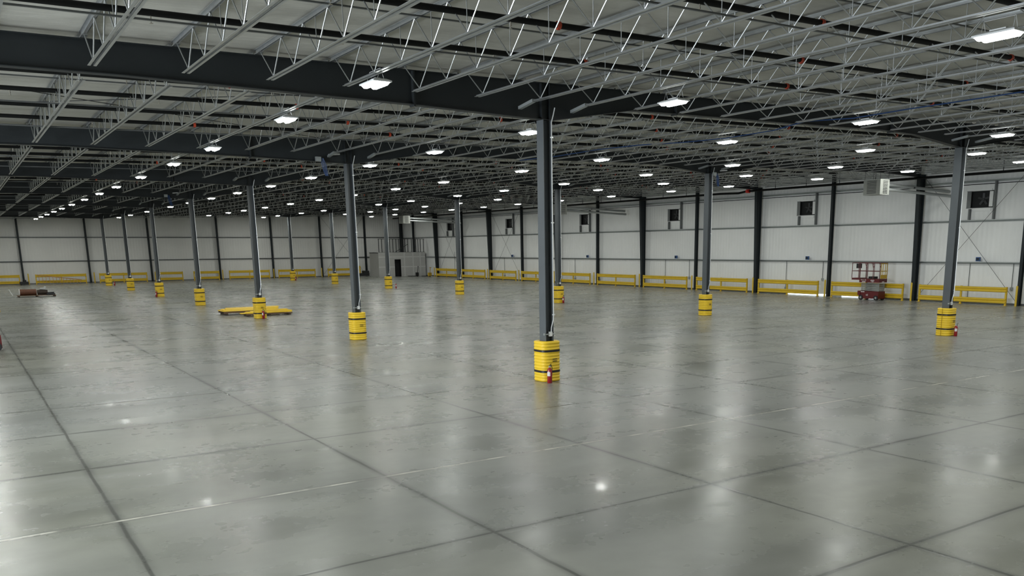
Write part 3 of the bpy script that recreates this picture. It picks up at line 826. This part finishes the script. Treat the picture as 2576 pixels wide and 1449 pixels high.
# ------------------------------------------------------------------ stacked yellow rails near the third column
def rail_bundle(lab, loc, rz, L, layers):
    t = thing('rail_stack', lab, 'rail stack', loc, rz, 'loose stacks of yellow rails')
    return t
def loose_rail(lab, x0, x1, y, z, dy=0, w=.29):
    b = MB(); prof = [(0, .012), (.03, .047), (.10, .047), (.135, .012), (.155, .012), (.19, .047), (.26, .047), (.29, .012), (.29, 0), (0, 0)]
    L = math.hypot(x1 - x0, dy); b.prism(prof, 'x', 0, L)
    o = link('loose_rail_band', b.mesh('loose_rail_band', 'yellow'), None, (x0, y, z)); o.rotation_euler = (0, 0, math.atan2(dy, x1 - x0))
    tag(o, lab, 'rail', 'loose yellow rail bands on the floor'); return o
def skid(lab, x0, x1, y0, y1, h):
    t = thing('timber_skid', lab, 'pallet', (x0, y0, 0), 0, 'timber skids under the yellow rails')
    n_ = 3
    for i in range(n_):
        xx = .1 + (x1 - x0 - .3) * i / (n_ - 1); part('block', MB().box(xx, xx + .12, 0, y1 - y0, 0, h * .55), 'darkwood', t)
    part('runner', MB().box(0, x1 - x0, 0, .10, h * .55, h).box(0, x1 - x0, y1 - y0 - .10, y1 - y0, h * .55, h), 'wood', t)
skid('dark timber skid under the left stack of yellow rails', -1.05, 1.95, 29.9, 31.1, .20)
skid('dark timber skid under the right stack of yellow rails', -.30, 2.15, 28.3, 29.2, .14)
for k in range(3):
    loose_rail(f'yellow rail band low in the left stack, {["front", "middle", "rear"][k]} one', -1.10, 1.75 + .2 * k, 29.9 + .40 * k, .212)
    loose_rail(f'yellow rail band in the middle layer of the left stack, {["front", "middle", "rear"][k]} one', -1.05 + .05 * k, 1.9 + .1 * k, 29.95 + .38 * k, .26)
    loose_rail(f'yellow rail band on top of the left stack, {["front", "middle", "rear"][k]} one', -.90 + .1 * k, 1.85 + .15 * k, 30.0 + .34 * k, .308)
for k in range(2):
    loose_rail(f'yellow rail band low in the right stack, {["front", "rear"][k]} one', -.55 + .35 * k, 2.15, 28.35 + .42 * k, .152)
    loose_rail(f'yellow rail band in the upper layer of the right stack, {["front", "rear"][k]} one', -.25 + .35 * k, 2.18, 28.40 + .40 * k, .20)
loose_rail('yellow rail band lying slanted on top of the right stack', .30, 2.1, 28.62, .248, .30)

# ------------------------------------------------------------------ pallet with drum and scrap, left
t = thing('timber_pallet', 'flat wooden pallet carrying a reddish drum on the left of the floor', 'pallet', (-8.95, 60.0, 0))
for q in range(7): part('board', MB().box(0, 2.6, q * .20, q * .20 + .14, .10, .125), 'wood', t)
part('stringers', MB().box(.05, .15, 0, 1.34, 0, .10).box(1.25, 1.35, 0, 1.34, 0, .10).box(2.45, 2.55, 0, 1.34, 0, .10), 'darkwood', t)
t = thing('cable_drum', 'reddish brown drum lying on the pallet', 'drum', (-8.75, 60.65, .125))
part('barrel', MB().tube([(0, 0, .24), (1.1, 0, .24)], .235, 24), 'drum', t, True)
part('end_flange', MB().tube([(-.04, 0, .25), (0, 0, .25)], .25, 24), 'white', t, True, label='white end flange')
o = link('wrapped_bundle', MB().tube([(-7.6, 60.6, .33), (-7.3, 60.6, .36), (-6.9, 60.6, .33)], [.18, .22, .18], 12).mesh('wrapped_bundle', 'darkwood', True)); tag(o, 'dark grey bundle behind the reddish drum', 'bundle')
o = link('steel_scrap', MB().bar((-7.4, 60.5, .63), (-7.1, 60.6, .66), .14, .10).bar((-7.12, 60.6, .62), (-7.0, 60.6, .78), .10, .12).bar((-7.4, 60.45, .60), (-6.9, 60.5, .56), .08, .06).mesh('steel_scrap', 'alum')); tag(o, 'shiny metal pieces on top of the pallet load', 'scrap')
o = link('timber_offcut', MB().bar((-7.0, 60.1, .19), (-6.45, 60.2, .19), .25, .12).bar((-6.9, 60.2, .29), (-6.5, 60.3, .31), .2, .1).mesh('timber_offcut', 'darkstud')); tag(o, 'dark scrap at the right end of the pallet load', 'scrap')
o = link('loose_board', MB().bar((-9.9, 60.4, .02), (-9.0, 59.9, .02), .12, .03).mesh('loose_board', 'alum')); tag(o, 'pale strip lying on the floor left of the pallet', 'board')
o = link('loose_board', MB().bar((-9.25, 60.3, .15), (-9.45, 60.3, .62), .06, .05).mesh('loose_board', 'white')); tag(o, 'white strip standing up beside the drum', 'board')

# ladder leaning on the end wall rails
t = thing('extension_ladder', 'long ladder lying on its side against the end wall rails at the left', 'ladder', (-5.6, 89.2, 0))
part('rail', MB().bar((0, 0, 1.0), (4.1, -.2, .42), .06, .08), 'ladder', t); part('rail', MB().bar((0, -.25, .12), (4.1, -.35, .06), .06, .08), 'stud', t)
for q in range(13):
    f = q / 12; xq = .15 + 3.8 * f; part('rung', MB().bar((xq, -.0 - .2 * f, 1.0 - .57 * f), (xq, -.25 - .1 * f, .14 - .07 * f), .045, .045), 'ladder', t)
t = thing('floor_machine', 'low black machine on the floor by the end wall, left of the ladder', 'machine', (-6.9, 89.0, 0))
part('body', MB().box(-.35, .45, -.3, .3, .05, .35), 'black', t); part('motor', MB().lathe([(.16, .35), (.16, .5), (.08, .55)], c=(.1, 0), n=12), 'black', t); part('wheel', MB().tube([(-.25, -.34, .1), (-.25, -.28, .1)], .1, 12), 'black', t)

# ------------------------------------------------------------------ corner office
OX0, OX1, OY = 30.8, WX + .10, 84.0
DX0, DX1 = 32.95, 33.80
t = thing('site_office', 'unfinished drywall office box in the far right corner', 'room', ((OX0 + OX1) / 2, OY, 0))
cx = t.location[0]
b = MB().box(OX0 - cx, DX0 - cx, 0, .12, 0, 3.02).box(DX1 - cx, OX1 - cx, 0, .12, 0, 3.02).box(DX0 - cx, DX1 - cx, 0, .12, 2.15, 3.02)
fw = part('front_wall', b, 'drywall', t)
jm = MB()
for x in (OX0 + 1.0, DX1 + .5, DX1 + 1.7, DX1 + 2.7): jm.box(x - cx - .07, x - cx + .07, -.004, 0, 0, 3.02)
jm.box(OX0 - cx, DX0 - cx, -.005, 0, 1.15, 1.28).box(DX1 - cx, OX1 - cx, -.005, 0, 1.15, 1.28).box(OX0 - cx, OX1 - cx, -.005, 0, 2.38, 2.52)
part('joint_compound', jm, 'mud', fw)
part('side_wall', MB().box(OX0 - cx, OX0 - cx + .12, .12, 86.85 - OY, 0, 3.02), 'drywall', t)
part('roof_deck', MB().box(OX0 - cx, OX1 - cx, .12, 86.85 - OY, 2.94, 3.02), 'drywall', t)
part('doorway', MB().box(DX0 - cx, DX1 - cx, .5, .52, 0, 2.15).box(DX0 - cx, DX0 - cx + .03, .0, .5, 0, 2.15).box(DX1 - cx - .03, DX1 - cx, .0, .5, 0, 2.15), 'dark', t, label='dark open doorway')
t = thing('stud_wall', 'row of dark metal studs framed on top of the office', 'stud wall', (0, OY + .1, 3.021))
part('bottom_track', MB().box(30.9, OX1, -.04, .04, 0, .03), 'darkstud', t); part('top_track', MB().box(30.9, OX1, -.04, .04, 1.63, 1.68), 'darkstud', t)
for x in [30.95, 31.37, 32.10, 32.43, 32.86, 33.29, 33.67, 34.1, 34.5, 34.9, 35.42, 35.7, 35.97, 36.31, 36.64, 37.09]:
    part('stud', MB().box(x - .035, x + .035, -.03, .03, .03, 1.63), 'darkstud', t)
part('diagonal', MB().bar((33.2, .06, .05), (34.9, .06, 1.0), .05, .05), 'darkstud', t)

def jack(name, lab, x, y, body, tall, rz=0):
    t = thing(name, lab, 'pallet jack', (x, y, 0), rz)
    part('fork', MB().box(-.27, -.10, 0, 1.1, .04, .09), 'black', t); part('fork', MB().box(.10, .27, 0, 1.1, .04, .09), 'black', t)
    part('pump_body', MB().box(-.22, .22, -.25, 0, .08, .5), body, t)
    part('handle', MB().tube([(0, -.18, .45), (0, -.3, tall)], .035, 8).bar((-.16, -.3, tall), (.16, -.3, tall), .05, .05), body, t)
    part('wheel', MB().tube([(-.08, -.15, .09), (.08, -.15, .09)], .09, 12), 'black', t)
jack('pallet_jack', 'dark pallet jack with an upright handle in front of the office', 35.2, 82.6, 'black', 1.25, PI / 2)
jack('pallet_jack', 'yellow and black pallet jack right of the office', 36.0, 80.6, 'gate', 1.15, .3)
t = thing('power_pallet_truck', 'low black and yellow pallet truck left of the office', 'pallet truck', (29.75, 87.2, 0))
part('body', MB().box(-.9, .9, -.4, .4, .08, .45).box(.2, .9, -.35, .35, .45, .75), 'black', t); part('mast', MB().box(-.45, -.15, -.15, .15, .3, 1.35), 'gate', t)
part('handle', MB().tube([(-.85, 0, .4), (-.95, 0, 1.3)], .05, 8), 'black', t); part('wheel', MB().tube([(-.6, -.45, .12), (-.6, .45, .12)], .12, 12), 'black', t)

# glowing strips stand in for daylight under the wall panels; plain metal elsewhere
g = 0
for y0, y1 in ((20.4, 24.0), (16.4, 19.2)):
    g += 1; struct(f'base_strip_{g}', MB().box(WR - .012, WR, y0, y1, .015, .10), 'daylight')
struct('base_strip_3', MB().box(WR - .03, WR, YF, 16.3, 0, .10).box(WR - .03, WR, 24.1, WE, 0, .10), 'galv_dull')
struct('base_strip_4', MB().box(XL, OX0, WE - .03, WE, 0, .10), 'galv_dull')

# ------------------------------------------------------------------ light, world, camera
w = bpy.data.worlds.new('World'); scene.world = w; w.use_nodes = True
w.node_tree.nodes['Background'].inputs[0].default_value = (.55, .62, .7, 1); w.node_tree.nodes['Background'].inputs[1].default_value = .02
ld = bpy.data.lights.new('dock_daylight', 'AREA'); ld.shape = 'RECTANGLE'; ld.size = DZ; ld.size_y = DY1 - DY0
ld.energy = 4800; ld.color = (.86, .93, 1.0)
lo = bpy.data.objects.new('dock_daylight', ld); COL.objects.link(lo); lo.location = (XL - .1, (DY0 + DY1) / 2, DZ / 2); lo.rotation_euler = (0, -PI / 2, 0)

cam = bpy.data.cameras.new('camera'); co = bpy.data.objects.new('camera', cam); COL.objects.link(co)
rot = Matrix((R_, U_, -F_)).transposed()
co.matrix_world = Matrix.Translation(C) @ rot.to_4x4()
cam.sensor_fit = 'HORIZONTAL'; cam.sensor_width = 36; cam.lens = FPX / 2576 * 36
cam.shift_x = -PPX / 2576; cam.shift_y = PPY / 2576; cam.clip_end = 500; cam.clip_start = .1
scene.camera = co
cy = scene.cycles; cy.max_bounces = 4; cy.diffuse_bounces = 3; cy.glossy_bounces = 2; cy.transmission_bounces = 0; cy.transparent_max_bounces = 2; cy.caustics_reflective = False; cy.caustics_refractive = False; cy.adaptive_threshold = .03
vs = scene.view_settings; vs.view_transform = 'Standard'; vs.look = 'None'; vs.gamma = 1; vs.use_curve_mapping = False; vs.exposure = .08
